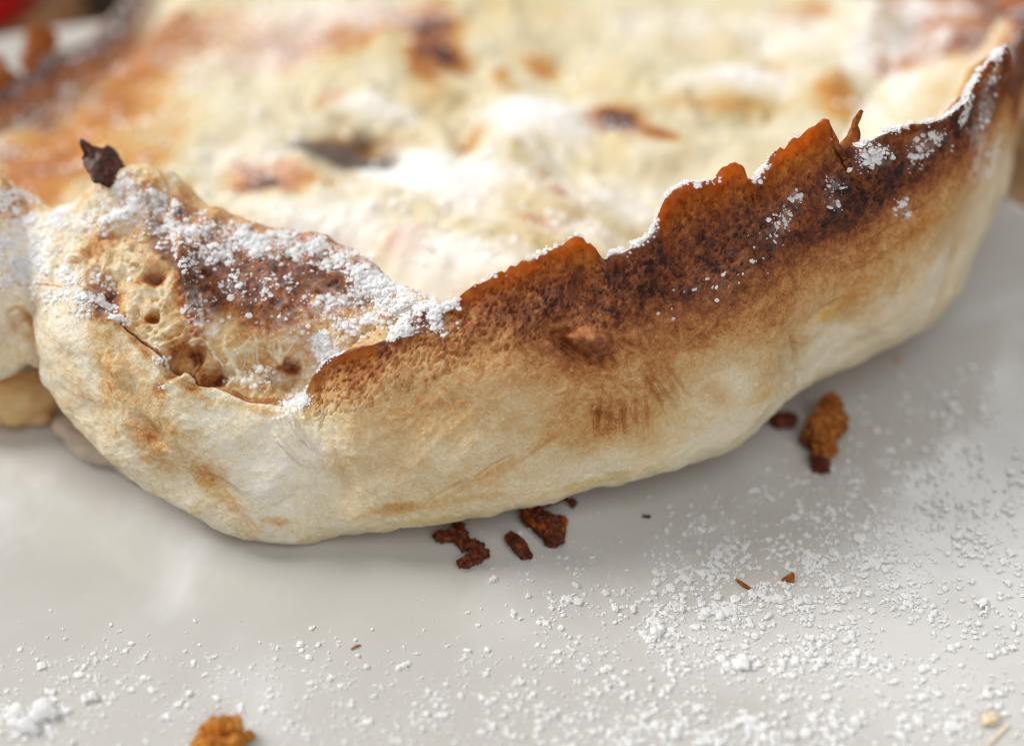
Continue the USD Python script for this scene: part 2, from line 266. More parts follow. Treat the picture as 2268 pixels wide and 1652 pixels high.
def spot_tools(V, N, PX, PY, ok):
    idx = np.nonzero(ok)[0]; tree = cKDTree(np.stack([PX[idx], PY[idx]], 1))
    def place(px, py):
        d, k = tree.query([px, py], k=12); k = idx[k]
        return k[np.argmin(np.linalg.norm(V[k] - EYE, axis=1))]
    def field(px, py, rx, ry, deg=0.0, soft=1.0, warp=.25, seed=0):
        k = place(px, py); c, n = V[k], N[k]; u = UNIT * ((c - EYE) @ FW)
        a = math.radians(deg); tx = RT * math.cos(a) - UP * math.sin(a); ty = RT * math.sin(a) + UP * math.cos(a)
        rel = V - c; depth = rel @ FW
        X, Y = rel @ tx / (rx * u), rel @ ty / (ry * u); Z = np.maximum(np.abs(depth) / (max(rx, ry) * u * 2.2 + .003), 0)
        q = np.sqrt(X * X + Y * Y + Z * Z); out = np.zeros(len(V)); near = q < 2.4
        w = 1 + warp * 2 * (fbm(V[near] * (1.6 / (min(rx, ry) * u)), 3, seed + int(px) % 97) - .5)
        out[near] = 1 - sstep(1 - soft, 1.0, q[near] * w * .9)
        return out
    return field
vis = ((N * (EYE - V)).sum(1) > 0) & (RG > .10) & (RG < .87)
spot = spot_tools(V, N, PX, PY, vis)
front_wall = (RG > .08) & (RG < .535)
# ---- relief
def disp(freq, amp, seed, oct_=3): return (fbm(V * freq, oct_, seed) - .5) * 2 * amp
D = disp(110, .0014, 3) + disp(420, .00026, 9) + disp(1400, .00011, 21, 2)
lipw = np.exp(-((RG - .525) / .03) ** 2) * sstep(640, 760, SG)
D *= (1 - .75 * lipw)
face = sstep(.535, .57, RG) * (1 - sstep(.88, .93, RG)) * (1 - sstep(850, 1010, SG)) * sstep(-150, 0, SG)
VW = V + .0016 * (np.stack([fbm(V * 300, 2, 71), fbm(V * 300, 2, 72), fbm(V * 300, 2, 73)], 1) - .5)
web = np.maximum(sstep(.80, .97, 1 - np.abs(2 * noise(VW * [520, 300, 300], 5) - 1)), sstep(.82, .97, 1 - np.abs(2 * noise(VW * [800, 420, 420], 6) - 1)))
torn = face * np.clip(spot(470, 810, 190, 90, 20, .8) + .9 * spot(640, 800, 110, 90, 0, .8) + .55 * spot(190, 600, 150, 120, 0, .8) + .5 * spot(430, 660, 60, 120, -10, .8), 0, 1)
D += face * disp(700, .0004, 31, 3) + torn * (.0005 * web - .0003)
WR = 0
for (px, py, rx, ry, deg, dep) in [(397,800,30,46,15,-.0030),(432,786,22,34,10,-.0026),(475,828,46,24,-10,-.0024),(640,832,40,26,-20,-.0034),(655,780,26,40,12,-.0010),(337,700,17,17,0,-.0026),(300,690,9,18,-10,-.0009),(340,605,36,30,0,-.0020),
        (235,650,48,60,-20,-.0020),(180,560,26,30,0,-.0009),(205,590,18,34,10,-.0009),(430,650,18,46,-10,-.0010),(480,830,34,20,-20,-.0011),(560,870,44,22,15,-.0009),(420,850,34,14,35,-.0008),(150,585,14,26,0,-.0007),(270,600,14,24,0,-.0006),
        (60,735,26,60,-30,-.0012),(250,480,60,30,-30,.0012),(355,480,26,60,-20,-.0009),(410,600,18,110,-16,.0024),(470,660,40,110,-10,-.0010),
        (1268,775,80,18,38,-.0018),(1318,752,64,30,24,.0020),(1350,800,22,40,-20,-.0012),(1255,735,40,12,-10,-.0009),(1390,770,40,14,30,-.0008),
        (1330,930,9,50,4,-.0010),(1355,940,8,46,3,-.0006),(1385,930,8,56,0,-.0009),(1410,920,8,60,-4,-.0007),(1435,930,10,62,-5,-.0010),(1455,880,10,80,-30,-.0009),(1480,860,12,80,-38,.0008),
        (1500,850,10,70,-38,-.0008),(1250,860,34,10,-20,.0005),(1100,1035,70,10,-30,-.0006),(1200,1000,60,12,-35,-.0005),(1000,1090,70,14,-30,-.0006),
        (1770,790,10,80,-24,-.0016),(1745,830,10,60,-30,-.0012),(1830,690,60,12,-35,-.0006),(1640,700,90,14,-28,-.0005),(2000,500,100,14,-34,-.0007),(1950,560,90,12,-34,.0008),
        (660,955,8,50,-30,.0010),(640,1000,8,60,-40,.0008),(620,1060,80,60,-35,.0012),(500,1090,90,20,30,-.0006),(330,960,70,26,45,-.0008),(250,820,60,26,55,.0010),
        (2130,300,14,20,30,-.0014),(1860,425,16,14,0,-.0010),(2120,390,30,40,0,.0006),(2150,290,20,14,0,-.0011),(1500,480,16,12,0,-.0008),(1290,590,16,10,0,-.0005)]:
    WR = WR + dep * spot(px, py, rx, ry, deg, .95, .3)
pits = np.random.default_rng(4)
V = V + N * (D + WR)[:, None]
# small pores on the brown upper band of the wall and on the torn face
por = np.zeros(len(V)); tr3 = cKDTree(V)
cand = np.nonzero(front_wall & (SG > 700) & (RG > .43) & (RG < .51))[0]
cand2 = np.nonzero(face > .5)[0]
candset = set(cand.tolist())
for k in np.concatenate([pits.choice(cand, 2600), pits.choice(cand2, 500)]):
    r = min((.00016 if k in candset else .00022) * pits.lognormal(0, .4), .0006)
    q = tr3.query_ball_point(V[k], r); por[q] = np.maximum(por[q], 1 - (np.linalg.norm(V[q] - V[k], axis=1) / r) ** 2)
V = V - N * (por * .0003)[:, None]
V[:, 2] = np.maximum(V[:, 2], plate_z(V[:, 0], V[:, 1]) + .0003)
V = V.reshape(nc, nr, 3); V[-1] = V[0]; V = V.reshape(-1, 3)
N = vnormals(V, F)
# ---- baking masks: how far the dough has browned, charred, and how much dust lies on it
n_lo, n_md, n_hi = fbm(V * 130, 3, 51), fbm(V * 480, 3, 52), fbm(V * 1700, 3, 53)
tw = np.clip((RG - .10) / .42, 0, 1)                         # 0 at the foot, 1 at the crest of the wall
KEY = [655, 740, 900, 1100, 1290, 1500, 1700, 1930, 2050, 2130, 2230]
dark_t = np.interp(SG, KEY, [.07, .08, .08, .13, .19, .25, .28, .28, .30, .36, .42])
fade_t = np.interp(SG, KEY, [.12, .14, .18, .26, .30, .30, .30, .26, .26, .34, .40])
q = (1 - tw) + (n_lo - .5) * .20 + (n_md - .5) * .08
q = (1 - tw) + (n_lo - .5) * .26 + (n_md - .5) * .16
brown_w = .25 * (1 - sstep(dark_t * .35, dark_t * .9 + fade_t * .25, q)) + .33 * (1 - sstep(dark_t * .3, dark_t + fade_t * .8, q))
golden = .29 * sstep(.30, .78, tw + .35 * (n_lo - .5)) * (.35 * sstep(640, 800, SG) + .65 * sstep(850, 1300, SG)) * (1 - .5 * sstep(1750, 2050, SG))
brown_w = brown_w + golden + .06 + .26 * (n_lo - .5) + .16 * (n_md - .5) + .10 * sstep(.15, .7, tw + .2 * (1 - sstep(700, 1700, SG))) * (SG > 660)
amber = np.exp(-(np.maximum(np.abs(RG - .515) - .010, 0) / .024) ** 2) * np.maximum(sstep(6, 22, -np.interp(SG, cols, jag)), ((SG > 672) & (SG < 835)) | ((SG > 950) & (SG < 1300)))
brown_w = np.minimum(brown_w, .82) + np.where(brown_w > .5, .30 * (n_md - .5) + .2 * (n_lo - .5), 0)
brown_w = np.where(brown_w > .58, brown_w - amber * (.22 + .5 * (n_hi - .5) + .4 * (n_md - .5)), brown_w)
wall = front_wall & (SG > 640)
brown = np.where(wall, brown_w, .12 + .2 * (n_lo - .5) + .14 * (n_md - .5))
side = sstep(640, 720, SG)
left_b = .12 + .25 * (n_lo - .5) + .30 * (n_md - .5) + .16 * (n_hi - .5)
brown = np.where(front_wall, left_b * (1 - side) + brown_w * side, brown)
facecol = .20 + .10 * sstep(380, 520, SG) + .5 * (n_md - .5) + .3 * (n_lo - .5) - torn * (.26 * web - .10)
brown = np.where(face > .5, facecol, brown)
inner = (RG > .535) & (face <= .5)
brown = np.where(inner, .10 + .35 * (n_lo - .5) + .55 * np.exp(-((RG - .535) / .035) ** 2), brown)
bk = SG > 2245
brown = np.where(SG > 2330, np.where(RG > .5, .66, .48) + .5 * (n_lo - .5) + .3 * np.exp(-((RG - .53) / .06) ** 2), brown)
char, sug, yel = np.zeros(len(V)), np.zeros(len(V)), np.zeros(len(V))
add = lambda arr, val, *a, **k: np.clip(arr + val * spot(*a, **k), 0, 1)
spot = spot_tools(V, N, PX, PY, vis)
for px, py, rx, ry, deg, val in [(620,570,330,140,16,.30),(560,640,260,110,10,.22),(480,600,90,110,-10,.2),(760,600,150,60,25,.25),(540,600,120,100,10,.15),(450,560,70,110,-20,.3),(440,660,50,90,-8,.35),(600,680,160,40,8,.15),(360,470,60,110,-20,.38),(20,440,70,50,30,.35),(220,520,140,50,-20,.15),(700,590,200,100,16,.2),(430,650,34,120,-14,.3),(330,610,40,24,0,.4),(235,650,50,64,-20,.42),(190,575,70,60,0,.25),(205,520,40,40,0,.2),(395,803,24,40,12,.6),(432,788,18,28,0,.55),(475,830,44,18,-10,.5),(235,650,34,46,-20,.3),(345,608,26,18,0,.4),
        (330,705,14,14,0,.45),(650,820,30,24,-20,.6),(435,800,26,40,15,.25),(385,780,30,40,20,.3),(475,835,50,14,20,.22),(420,855,60,14,30,.3),(560,900,80,14,12,.25),(60,735,20,70,-32,.55),(255,700,60,16,50,.3),(310,770,60,12,45,.3),
        (240,860,190,110,52,.18),(350,990,70,66,40,.26),(300,960,50,40,50,.2),(230,830,60,46,50,.16),(450,1065,66,40,30,.28),(520,1120,60,26,22,.22),(610,1155,40,12,10,.25),
        (1270,800,150,60,30,.16),(1330,770,70,40,25,.16),(1330,920,40,60,0,.07),(1200,985,50,16,-35,.14),(1110,1030,90,16,-30,.14),(1380,960,90,60,-20,.10),(1000,1110,160,14,-8,.12),(880,1130,80,20,-8,.22),
        (1560,740,160,60,-30,.12),(1700,720,70,40,-30,.16),(1900,470,180,50,-34,.12),(1600,880,60,40,-30,.10),(900,900,200,90,-12,.10),(1280,1000,100,60,-15,.08),(2130,290,26,26,0,.3),(1860,425,20,14,0,.3)]:
    brown = add(brown, val, px, py, rx * 1.15, ry * 1.15, deg, soft=.9, warp=.5)
for px, py, rx, ry, deg, val in [(620,1040,170,110,-38,-.28),(480,960,120,60,35,-.12),(180,800,60,120,-30,-.18),(40,590,90,160,10,-.2),(1560,980,120,26,-22,-.22),(1350,1040,120,30,-16,-.15),(1640,850,60,60,-35,-.14),(1840,760,120,60,-28,-.22),(2080,600,110,50,-58,-.22),(500,720,40,60,20,-.22),(150,560,60,120,0,-.2),(460,700,30,70,-16,-.28),(700,700,60,80,0,-.12)]:
    brown = add(brown, val, px, py, rx, ry, deg, soft=.95, warp=.4)
brown = np.where((face > .5) & (brown > .64), .64 + (brown - .64) * .5, brown)
brown = np.clip(brown + por * .09 * (brown > .2), 0, .97)
for px, py, rx, ry, deg, val in [(340,500,34,60,-18,.75),(372,560,30,56,-35,.85),(402,615,20,56,-25,.8),(428,660,16,46,-20,.5),(330,430,34,30,0,.4),(215,690,60,14,45,.45),(330,600,30,14,-10,.4),(215,690,30,10,45,.2)]:
    char = add(char, val, px, py, rx, ry, deg, soft=.9, warp=.7)
char *= .55 + .9 * (n_hi - .3)
for px, py, rx, ry, deg, val in [(2030,510,140,22,-36,.75),(1880,660,110,20,-38,.6),(1830,700,30,24,0,.6),(1690,880,60,18,-30,.45),(1330,1080,260,14,-14,.4),(1000,1150,200,14,-4,.4),(1430,1010,120,30,-14,.3),(1270,945,120,50,-20,.25),(600,860,120,30,12,.45),(60,800,80,40,0,.3),(335,700,14,14,0,.8)]:
    yel = add(yel, val, px, py, rx, ry, deg, soft=.95, warp=.4)
yel = np.clip(yel + .25 * inner * (SG > 1000) + .35 * (1 - tw) ** 2 * wall, 0, 1)
thin = np.clip((.3 + .7 * amber * np.clip(.35 + 1.3 * n_md, 0, 1)) * np.exp(-((RG - .526) / .035) ** 2) * sstep(640, 700, SG) * (SG < 2260) , 0, 1)
# ---- sugar on the pancake: density of grains over the surface
dens = np.zeros(len(V))
for px, py, rx, ry, deg, val in [(290,420,90,50,25,1.0),(230,470,130,40,-15,1.0),(330,470,80,60,20,.8),(120,480,110,40,0,1.0),(60,560,110,110,0,.8),(150,640,110,80,0,.45),(200,650,70,26,20,1.2),(265,700,30,14,30,1.1),
        (400,520,80,60,0,.55),(560,530,160,50,15,.9),(720,560,140,40,22,1.1),(850,640,120,46,30,1.3),(930,690,110,40,25,1.3),(780,690,120,70,0,.8),(720,780,50,60,0,1.3),(660,880,50,40,-20,1.3),(560,620,160,80,10,.22),(500,560,120,60,10,.4),
        (560,830,90,40,10,.22),(640,700,150,70,0,.14),(450,690,60,90,0,.16),(385,815,20,14,0,.8),(350,800,24,16,0,.7),(900,720,70,26,-28,1.3),(980,680,60,14,-20,1.4),(30,440,60,50,20,.5)]:
    dens = np.maximum(dens, val * spot(px, py, rx, ry, deg, .9, .5))
lipedge = np.exp(-((RG - .531) / .010) ** 2)
for a, b, w in [(860,985,1.4),(1040,1215,.55),(1240,1300,.25),(1335,1462,1.6),(1462,1600,.9),(1665,1720,1.0),(1815,1842,1.4),(1896,2060,1.3),(2060,2150,1.1),(2150,2235,1.6)]:
    dens = np.maximum(dens, lipedge * w * sstep(a - 8, a + 8, SG) * (1 - sstep(b - 8, b + 8, SG)))
for px, py, rx, ry, deg, val in [(1930,345,60,30,-25,.6),(1760,440,26,30,0,.3),(1850,430,40,60,0,.25),(1740,490,26,50,0,.22),(1700,520,60,60,-30,.10),(2050,330,90,50,-30,.18),(2000,465,40,30,-30,.3),(2200,200,30,80,0,.35),(2200,350,40,80,0,.22),(1590,620,160,50,-28,.05),(2150,240,30,60,0,.3),(2080,310,30,20,0,.4)]:
    dens = np.maximum(dens, val * spot(px, py, rx, ry, deg, .9, .5))
dens = np.maximum(dens, bk * (RG > .5) * sstep(.2, .7, N[:, 2]) * .12)
clump = sstep(.40, .60, fbm(V * 620, 2, 77))
dens *= .28 + .9 * clump
dust = np.zeros(len(V))
for px, py, rx, ry, deg, val in [(60,560,120,130,0,.8),(130,690,110,110,-20,.55),(300,560,60,90,-15,.2),(440,700,40,90,-14,.7),(600,1040,160,100,-36,.45),(270,430,110,50,20,.45),(2170,330,50,150,0,.5),(230,480,140,50,-15,.7),(700,720,110,140,0,.35),(560,520,160,40,14,.4),(760,570,140,40,24,.6),(880,660,110,50,30,.8)]:
    dust = np.maximum(dust, val * spot(px, py, rx, ry, deg, .95, .5))
dust = np.maximum(dust, .75 * (RG > .60) * (SG > 560) * (SG < 1500) * (face < .2) * sstep(.35, .6, n_md))
dust = np.maximum(dust, 1.1 * (SG > 2260) * (SG < 2560) * sstep(.90, .96, RG) * sstep(.35, .55, n_lo))
sug = np.clip(dens * .75 * sstep(.35, .55, n_hi) + dust * sstep(.40, .58, n_hi * .6 + n_md * .4), 0, .88)
yel = np.clip(yel + .9 * amber * wall, 0, 1)
tint = np.stack([yel, thin, np.clip(.55 + .75 * sstep(.22, .45, brown) + .3 * face + .45 * (1 - sstep(600, 760, SG)), 0, 1.5)], 1)
pancake = thing('dutch_baby_pancake', 'puffed golden brown oven pancake with curled crisp rim on white plate', 'pancake')
obj('crust_wall', (V, F), M_CRUST, pancake, {'bake': np.stack([brown, char, sug], 1), 'tint': tint})
shell = dict(V=V, F=F, dens=dens)

# ------------------------------------------------------------------ custard floor inside the rim
base = V.reshape(nc, nr, 3)
k0 = int(np.searchsorted(rr, .60)); low = base[:, k0:, 2] < np.where((cols > 2600) | (cols < -130), .0105, .0135)[:, None]
kk = k0 + np.where(low.any(1), low.argmax(1), nr - 1 - k0)
r9 = base[np.arange(nc), kk, :2]
poly = Polygon(r9[::4]).buffer(.004)
if poly.geom_type != 'Polygon': poly = max(poly.geoms, key=lambda g: g.area)
gs = .0005; x0, y0, x1, y1 = poly.bounds
gx, gy = np.arange(x0, x1, gs), np.arange(y0, y1, gs)
X, Y = np.meshgrid(gx, gy, indexing='ij')
XY = np.stack([X.ravel(), Y.ravel(), np.zeros(X.size)], 1)
zb = .0150 + .0015 * sstep(.16, .21, Y.ravel()) - .0035 * sstep(-.02, -.08, X.ravel()) * sstep(.13, .2, Y.ravel()) + .0035 * sstep(.02, .06, X.ravel())
zb = zb + (fbm(XY * 50, 2, 11) - .5) * .0080 + (fbm(XY * 170, 3, 12) - .5) * .0034 + (fbm(XY * 700, 2, 13) - .5) * .0005
def floor_spot(px, py, rx, ry, deg=0.0, soft=1.0, warp=.5, z=.016):
    c = at_z(np.float64(px), np.float64(py), z); u = UNIT * ((c - EYE) @ FW)
    a = math.radians(deg); tx = np.array([math.cos(a), -math.sin(a)]); ty = np.array([math.sin(a), math.cos(a)])
    rel = XY[:, :2] - c[:2]; rel = rel * [1, .62]            # seen at a slant
    d = np.hypot(rel @ tx / (rx * u * 1.3), rel @ ty / (ry * u * 1.3)); out = np.zeros(len(d)); near = d < 2.4
    w = 1 + warp * 2 * (fbm(XY[near] * (1.5 / (min(rx, ry) * u)), 3, int(px) % 89) - .5)
    out[near] = 1 - sstep(1 - soft, 1, d[near] * w * .9)
    return out
for px, py, rx, ry, deg, hgt in [(830,245,150,44,15,.0028),(800,300,70,26,15,-.0004),(1180,300,260,120,0,.0026),(960,410,300,90,18,.0022),(1030,310,40,70,0,-.0026),(700,480,300,80,5,.0014),(1360,290,70,30,0,-.0012),(1000,560,260,30,12,.0014),(1640,200,200,50,0,.0026),(1650,270,160,40,0,-.0024),(1120,240,120,26,0,-.0016),(2050,130,180,70,10,.003),(1950,230,160,44,0,.002),(450,250,240,80,-10,.002),(650,360,160,40,10,.0016)]:
    zb = zb + hgt * floor_spot(px, py, rx, ry, deg)
inside = contains_xy(poly, X.ravel(), Y.ravel())
sh = V[RG > .62]; _, kn = cKDTree(sh[:, :2]).query(XY[:, :2]); ring = np.array(poly.exterior.segmentize(.0008).coords)
db, _ = cKDTree(ring).query(XY[:, :2]); wz = sstep(.003, .012, db)
zb = (sh[kn, 2] - .0004) * (1 - wz) + zb * wz
FV = np.stack([X.ravel(), Y.ravel(), zb], 1)
fq = grid_faces(len(gx), len(gy)); fq = fq[inside[fq].all(1)]
n1, n2, n3 = fbm(XY * 75, 3, 61), fbm(XY * 260, 3, 62), fbm(XY * 900, 2, 63)
fb = .10 + .34 * (n1 - .5) + .16 * (n2 - .5); fb = np.clip(fb, .01, .4)
for px, py, rx, ry, deg, val in [(150,260,260,160,-20,.24),(330,90,170,90,-20,.28),(520,60,260,90,0,.24),(60,330,120,60,0,.18),(620,380,120,30,15,.3),(580,350,60,40,0,.25),(960,80,60,110,0,.25),(1190,130,60,30,20,.3),(1260,420,70,16,30,.3),(1480,330,50,20,10,.3),(300,180,200,60,-22,.12),(2150,60,120,70,25,.4),(820,60,150,90,0,.2),(950,130,60,90,10,.3),
        (1000,130,50,26,0,.45),(1110,150,30,24,0,.4),(740,225,40,20,0,.4),(1365,285,70,26,5,.62),(1430,310,60,18,12,.4),(540,400,60,26,15,.45),(400,410,30,70,-40,.35),(600,400,70,20,20,.35),(520,340,40,30,0,.3),(900,545,60,20,15,.42),(1040,300,40,26,0,.3),(1130,190,60,26,0,.3),(1240,450,60,14,20,.3),(1180,520,40,12,20,.3),(1290,420,40,14,40,.3),(780,310,90,50,10,.3),(940,60,90,50,0,.25),(1700,170,60,40,0,.25),(1620,240,160,20,0,.25),(1850,250,60,50,0,.35),(1950,170,26,30,0,.5),(1780,60,70,40,0,.3),(700,110,120,40,0,.2),(1500,470,80,40,0,.1)]:
    fb = fb + 1.25 * val * floor_spot(px, py, rx, ry, deg, .85)
fb = np.clip(fb, 0, .92)
fc = np.zeros(len(XY))
for px, py, rx, ry, deg, val in [(745,320,80,44,20,1.1),(815,330,60,36,-10,.9),(690,300,50,30,10,.5),(850,345,40,26,0,.7),(800,285,26,16,0,.8),(840,330,30,20,0,.8),(700,320,30,24,0,.6),(980,125,26,14,0,.25)]:
    fc = np.clip(fc + val * floor_spot(px, py, rx, ry, deg, .8, .8), 0, .92)
fs = np.zeros(len(XY))
for px, py, rx, ry, deg, val in [(950,400,230,90,16,.9),(1180,280,150,100,0,.95),(700,500,260,80,5,.7),(1000,590,240,60,10,.75),(1350,440,200,60,0,.6),(830,245,110,30,15,.7),(600,330,160,60,10,.45),(1640,190,140,36,0,1.0),(2050,130,150,50,10,1.0),(1980,60,170,60,10,.8),(1900,160,60,60,0,.8),(720,40,260,70,0,.55),(560,110,200,60,0,.4),(1500,60,200,60,0,.35),(1300,530,140,40,0,.55),(440,480,120,40,0,.5),(1750,90,140,60,0,.5)]:
    fs = np.maximum(fs, val * floor_spot(px, py, rx, ry, deg, 1.0, .6))
fs = np.clip(fs * 1.15 * sstep(.12, .48, n2 * .5 + n3 * .3 + fs * .25), 0, 1) * (1 - .75 * sstep(.3, .8, fc))
tintf = np.stack([np.clip(.02 + .6 * (n1 - .5), 0, 1), np.zeros(len(XY)), np.full(len(XY), .6)], 1)
ff = quads(fq)
keep = np.unique(ff); remap = np.full(len(FV), -1); remap[keep] = np.arange(len(keep))
FVk, ffk = FV[keep], remap[ff]
if vnormals(FVk, ffk)[:, 2].mean() < 0: ffk = ffk[:, ::-1]
obj('custard_centre', (FVk, ffk), M_CUSTARD, pancake, {'bake': np.stack([fb, fc, fs], 1)[keep], 'tint': tintf[keep]})

for nm, ch in [('custard_drip', [[(-60, 880, 20, 60), (40, 880, 14, 60), (105, 862, 16, 46)], [(20, 915, 2, 26), (85, 925, 2, 22)]]), ('dough_fold', [[(150, 945, 4, 30), (190, 985, 3, 30), (235, 1000, 6, 26)], [(240, 1010, 2, 16), (300, 1050, 2, 16)]])]:
    rows_ = [[(*at_z(np.float64(px), np.float64(py), (h + r) * UNIT * .15), r * UNIT * .15) for px, py, h, r in c_] for c_ in ch]
    bv, bf = blob([[tuple(map(float, p)) for p in c_] for c_ in rows_], .0006, .0010, 420, 9)
    z_ = np.full(len(bv), 1.0)
    o_ = obj(nm, (bv, bf), M_DRIP, pancake, {'bake': np.stack([0 + .12 * (fbm(bv * 160, 3, 5) - .5), 0 * z_, 0 * z_], 1).clip(0), 'tint': np.stack([.65 * z_ if nm == 'custard_drip' else .05 * z_, .5 * z_, .5 * z_], 1)})
    tag(o_.GetPrim(), 'yellow custard showing under the left lobe' if nm == 'custard_drip' else 'pale fold of dough under the left bulge')
# ------------------------------------------------------------------ crisp flakes standing up from the rim
def flake(outline, d0, slope, thick=.0005, curl=.0012, seed=0, step=.0004):
    """a crisp sheet with a torn outline: real thickness, leaning away and curled"""
    o = np.array(outline, float); c = o.mean(0); u = UNIT * d0
    pg = orient(Polygon((o - c) * [u, -u]).buffer(0))
    x0, y0, x1, y1 = pg.bounds
    sol = mf.Manifold.extrude(mf.CrossSection([np.array(pg.exterior.coords)[:-1]]), thick).refine_to_length(step)
    m = sol.to_mesh(); v = np.array(m.vert_properties[:, :3]); f = np.array(m.tri_verts)
    q = v * [1, 1, 0]
    dep = (v[:, 2] - thick / 2) * (.6 + .8 * fbm(q * 1500, 2, seed)) + (fbm(q * 420, 3, seed + 3) - .5) * curl * 1.6 + curl * ((v[:, 0] / max(x1 - x0, 1e-6)) ** 2 * 2) + slope[0] * v[:, 0] + slope[1] * v[:, 1]
    C0 = at_d(c[0], c[1], d0)
    return C0 + v[:, 0:1] * RT + v[:, 1:2] * UP + dep[:, None] * FW, f
def rough_line(o, amp, seed):
    rng = np.random.default_rng(seed); o = np.array(o, float); out = []
    for a, b in zip(o, np.roll(o, -1, 0)):
        n = max(1, int(np.linalg.norm(b - a) / 9))
        for k in range(n): out.append(a + (b - a) * k / n + (rng.normal(0, amp, 2) if k else 0))
    return out
tip = flake(rough_line([(222,412),(200,385),(180,352),(186,340),(178,318),(181,306),(190,312),(205,322),(222,326),(230,316),(240,322),(252,335),(262,352),(266,362),(290,374),(292,382),(280,392),(262,402),(250,418)], 2.0, 1), .1425, (.3, .35), .0009, .0016, 3)
t_ = obj('burnt_tip', tip, M_CHAR, pancake); tag(t_.GetPrim(), 'almost black charred flake standing on the mound')
sp = flake(rough_line([(1838,375),(1848,330),(1866,312),(1880,296),(1890,278),(1894,262),(1902,250),(1908,242),(1915,245),(1910,262),(1902,276),(1906,296),(1902,330),(1900,375)], 1.5, 2), .1352, (.1, .10), .0009, .0008, 5)
t_ = obj('crisp_spike', sp, M_SHARD, pancake); tag(t_.GetPrim(), 'thin curled amber spike on the crisp edge')
for o, d0, sl, m, sd in [([(62,172),(45,120),(40,92),(52,66),(68,60),(76,52),(96,50),(112,62),(116,90),(108,118),(92,128),(90,150),(80,168)], .196, (.1, .3), M_SHARD, 7),
                         ([(-60,240),(-70,150),(-40,110),(-5,118),(18,150),(32,165),(30,185),(5,205),(-10,230)], .190, (-.1, .3), M_SHARD, 8)]:
    obj('crisp_flake', flake(rough_line(o, 2.5, sd), d0, sl, .0012, .003, sd, .0008), m, pancake)

# ------------------------------------------------------------------ icing sugar
rng = np.random.default_rng(12)
def lump_shapes(n, sub):
    out = []
    for k in range(n):
        s = trimesh.creation.icosphere(sub); v = s.vertices.copy()
        v *= (1 + 1.9 * (fbm(v * 1.7 + k * 9.7, 3, 40 + k) - .5))[:, None]
        v *= rng.uniform(.6, 1.4, 3); out.append((v, s.faces))
    return out
L0, L1 = lump_shapes(24, 0), lump_shapes(16, 1)
def scatter(P, R, N=None, flat=(.45, .85)):
    vs, fs, o = [], [], 0
    for k in range(len(P)):
        v, f = (L0 if R[k] < .00016 else L1)[rng.integers(16)]
        a = rng.uniform(0, 6.283); ca, sa = math.cos(a), math.sin(a)
        w = v @ np.array([[ca, sa, 0], [-sa, ca, 0], [0, 0, 1]]) * [1, 1, rng.uniform(*flat)] * R[k]
        if N is not None:
            n = N[k]; t = np.cross(n, [0.3, .5, .81]); t /= np.linalg.norm(t); b = np.cross(n, t)
            w = w[:, 0:1] * t + w[:, 1:2] * b + w[:, 2:3] * n
        vs.append(w + P[k]); fs.append(f + o); o += len(v)
    return np.vstack(vs), np.vstack(fs)
# grains on the crust
tri = V[F]; area = np.linalg.norm(np.cross(tri[:, 1] - tri[:, 0], tri[:, 2] - tri[:, 0]), axis=1) / 2
w = area * dens[F].mean(1) ** 1.3
ng = 38000
pick = rng.choice(len(F), ng, p=w / w.sum()); bc = rng.dirichlet([1, 1, 1], ng)
gp = (tri[pick] * bc[:, :, None]).sum(1); gn = np.cross(tri[pick, 1] - tri[pick, 0], tri[pick, 2] - tri[pick, 0]); gn /= np.linalg.norm(gn, axis=1, keepdims=True)
gr = np.clip(rng.lognormal(math.log(.000095), .42, ng), .00004, .00022) * (1 + .6 * clump[F[pick, 0]] * rng.random(ng))
gn2 = gn * .6 + np.array([0, 0, .6]); gn2 /= np.linalg.norm(gn2, axis=1, keepdims=True)
lip = V.reshape(nc, nr, 3)[:, int(np.searchsorted(rr, .521))]; lp_, lr_ = [], []
for a_, b_, n_, r_, sp_ in [(862, 985, 900, .00012, .0011), (985, 1210, 220, .00009, .0003), (1210, 1300, 40, .0001, .0003), (1332, 1462, 900, .00009, .0004), (1458, 1476, 160, .00012, .0003), (1476, 1610, 260, .00011, .0003), (1672, 1722, 240, .00008, .0003), (1722, 1836, 110, .00009, .0003), (1826, 1842, 90, .00010, .0003), (1892, 1990, 700, .00009, .0004), (1990, 2070, 300, .00008, .0003), (2070, 2160, 260, .00008, .0003), (2150, 2232, 500, .00010, .0004)]:
    k_ = np.nonzero((cols >= a_) & (cols <= b_))[0]; q_ = rng.choice(k_, n_)
    keep_ = fbm(lip[q_] * 700, 2, 14) > .50
    lp_.append((lip[q_] + np.array([0, .0003, .00002]) + np.abs(rng.normal(0, 1, (n_, 1))) * np.array([[0, sp_, -.25 * sp_]]) + rng.normal(0, .00012, (n_, 3)))[keep_]); lr_.append((r_ * rng.lognormal(0, .4, n_))[keep_])
gp = np.vstack([gp + gn * gr[:, None] * .35] + lp_); gn2 = np.vstack([gn2] + [np.tile([[0, 0, 1.0]], (len(q_), 1)) for q_ in lp_]); gr = np.concatenate([gr] + lr_)
g = obj('icing_sugar_on_crust', scatter(gp, gr, gn2), M_SUGAR, smooth=False)
tag(g.GetPrim(), 'white icing sugar grains clinging to the brown pancake rim', 'icing sugar', kind='stuff')
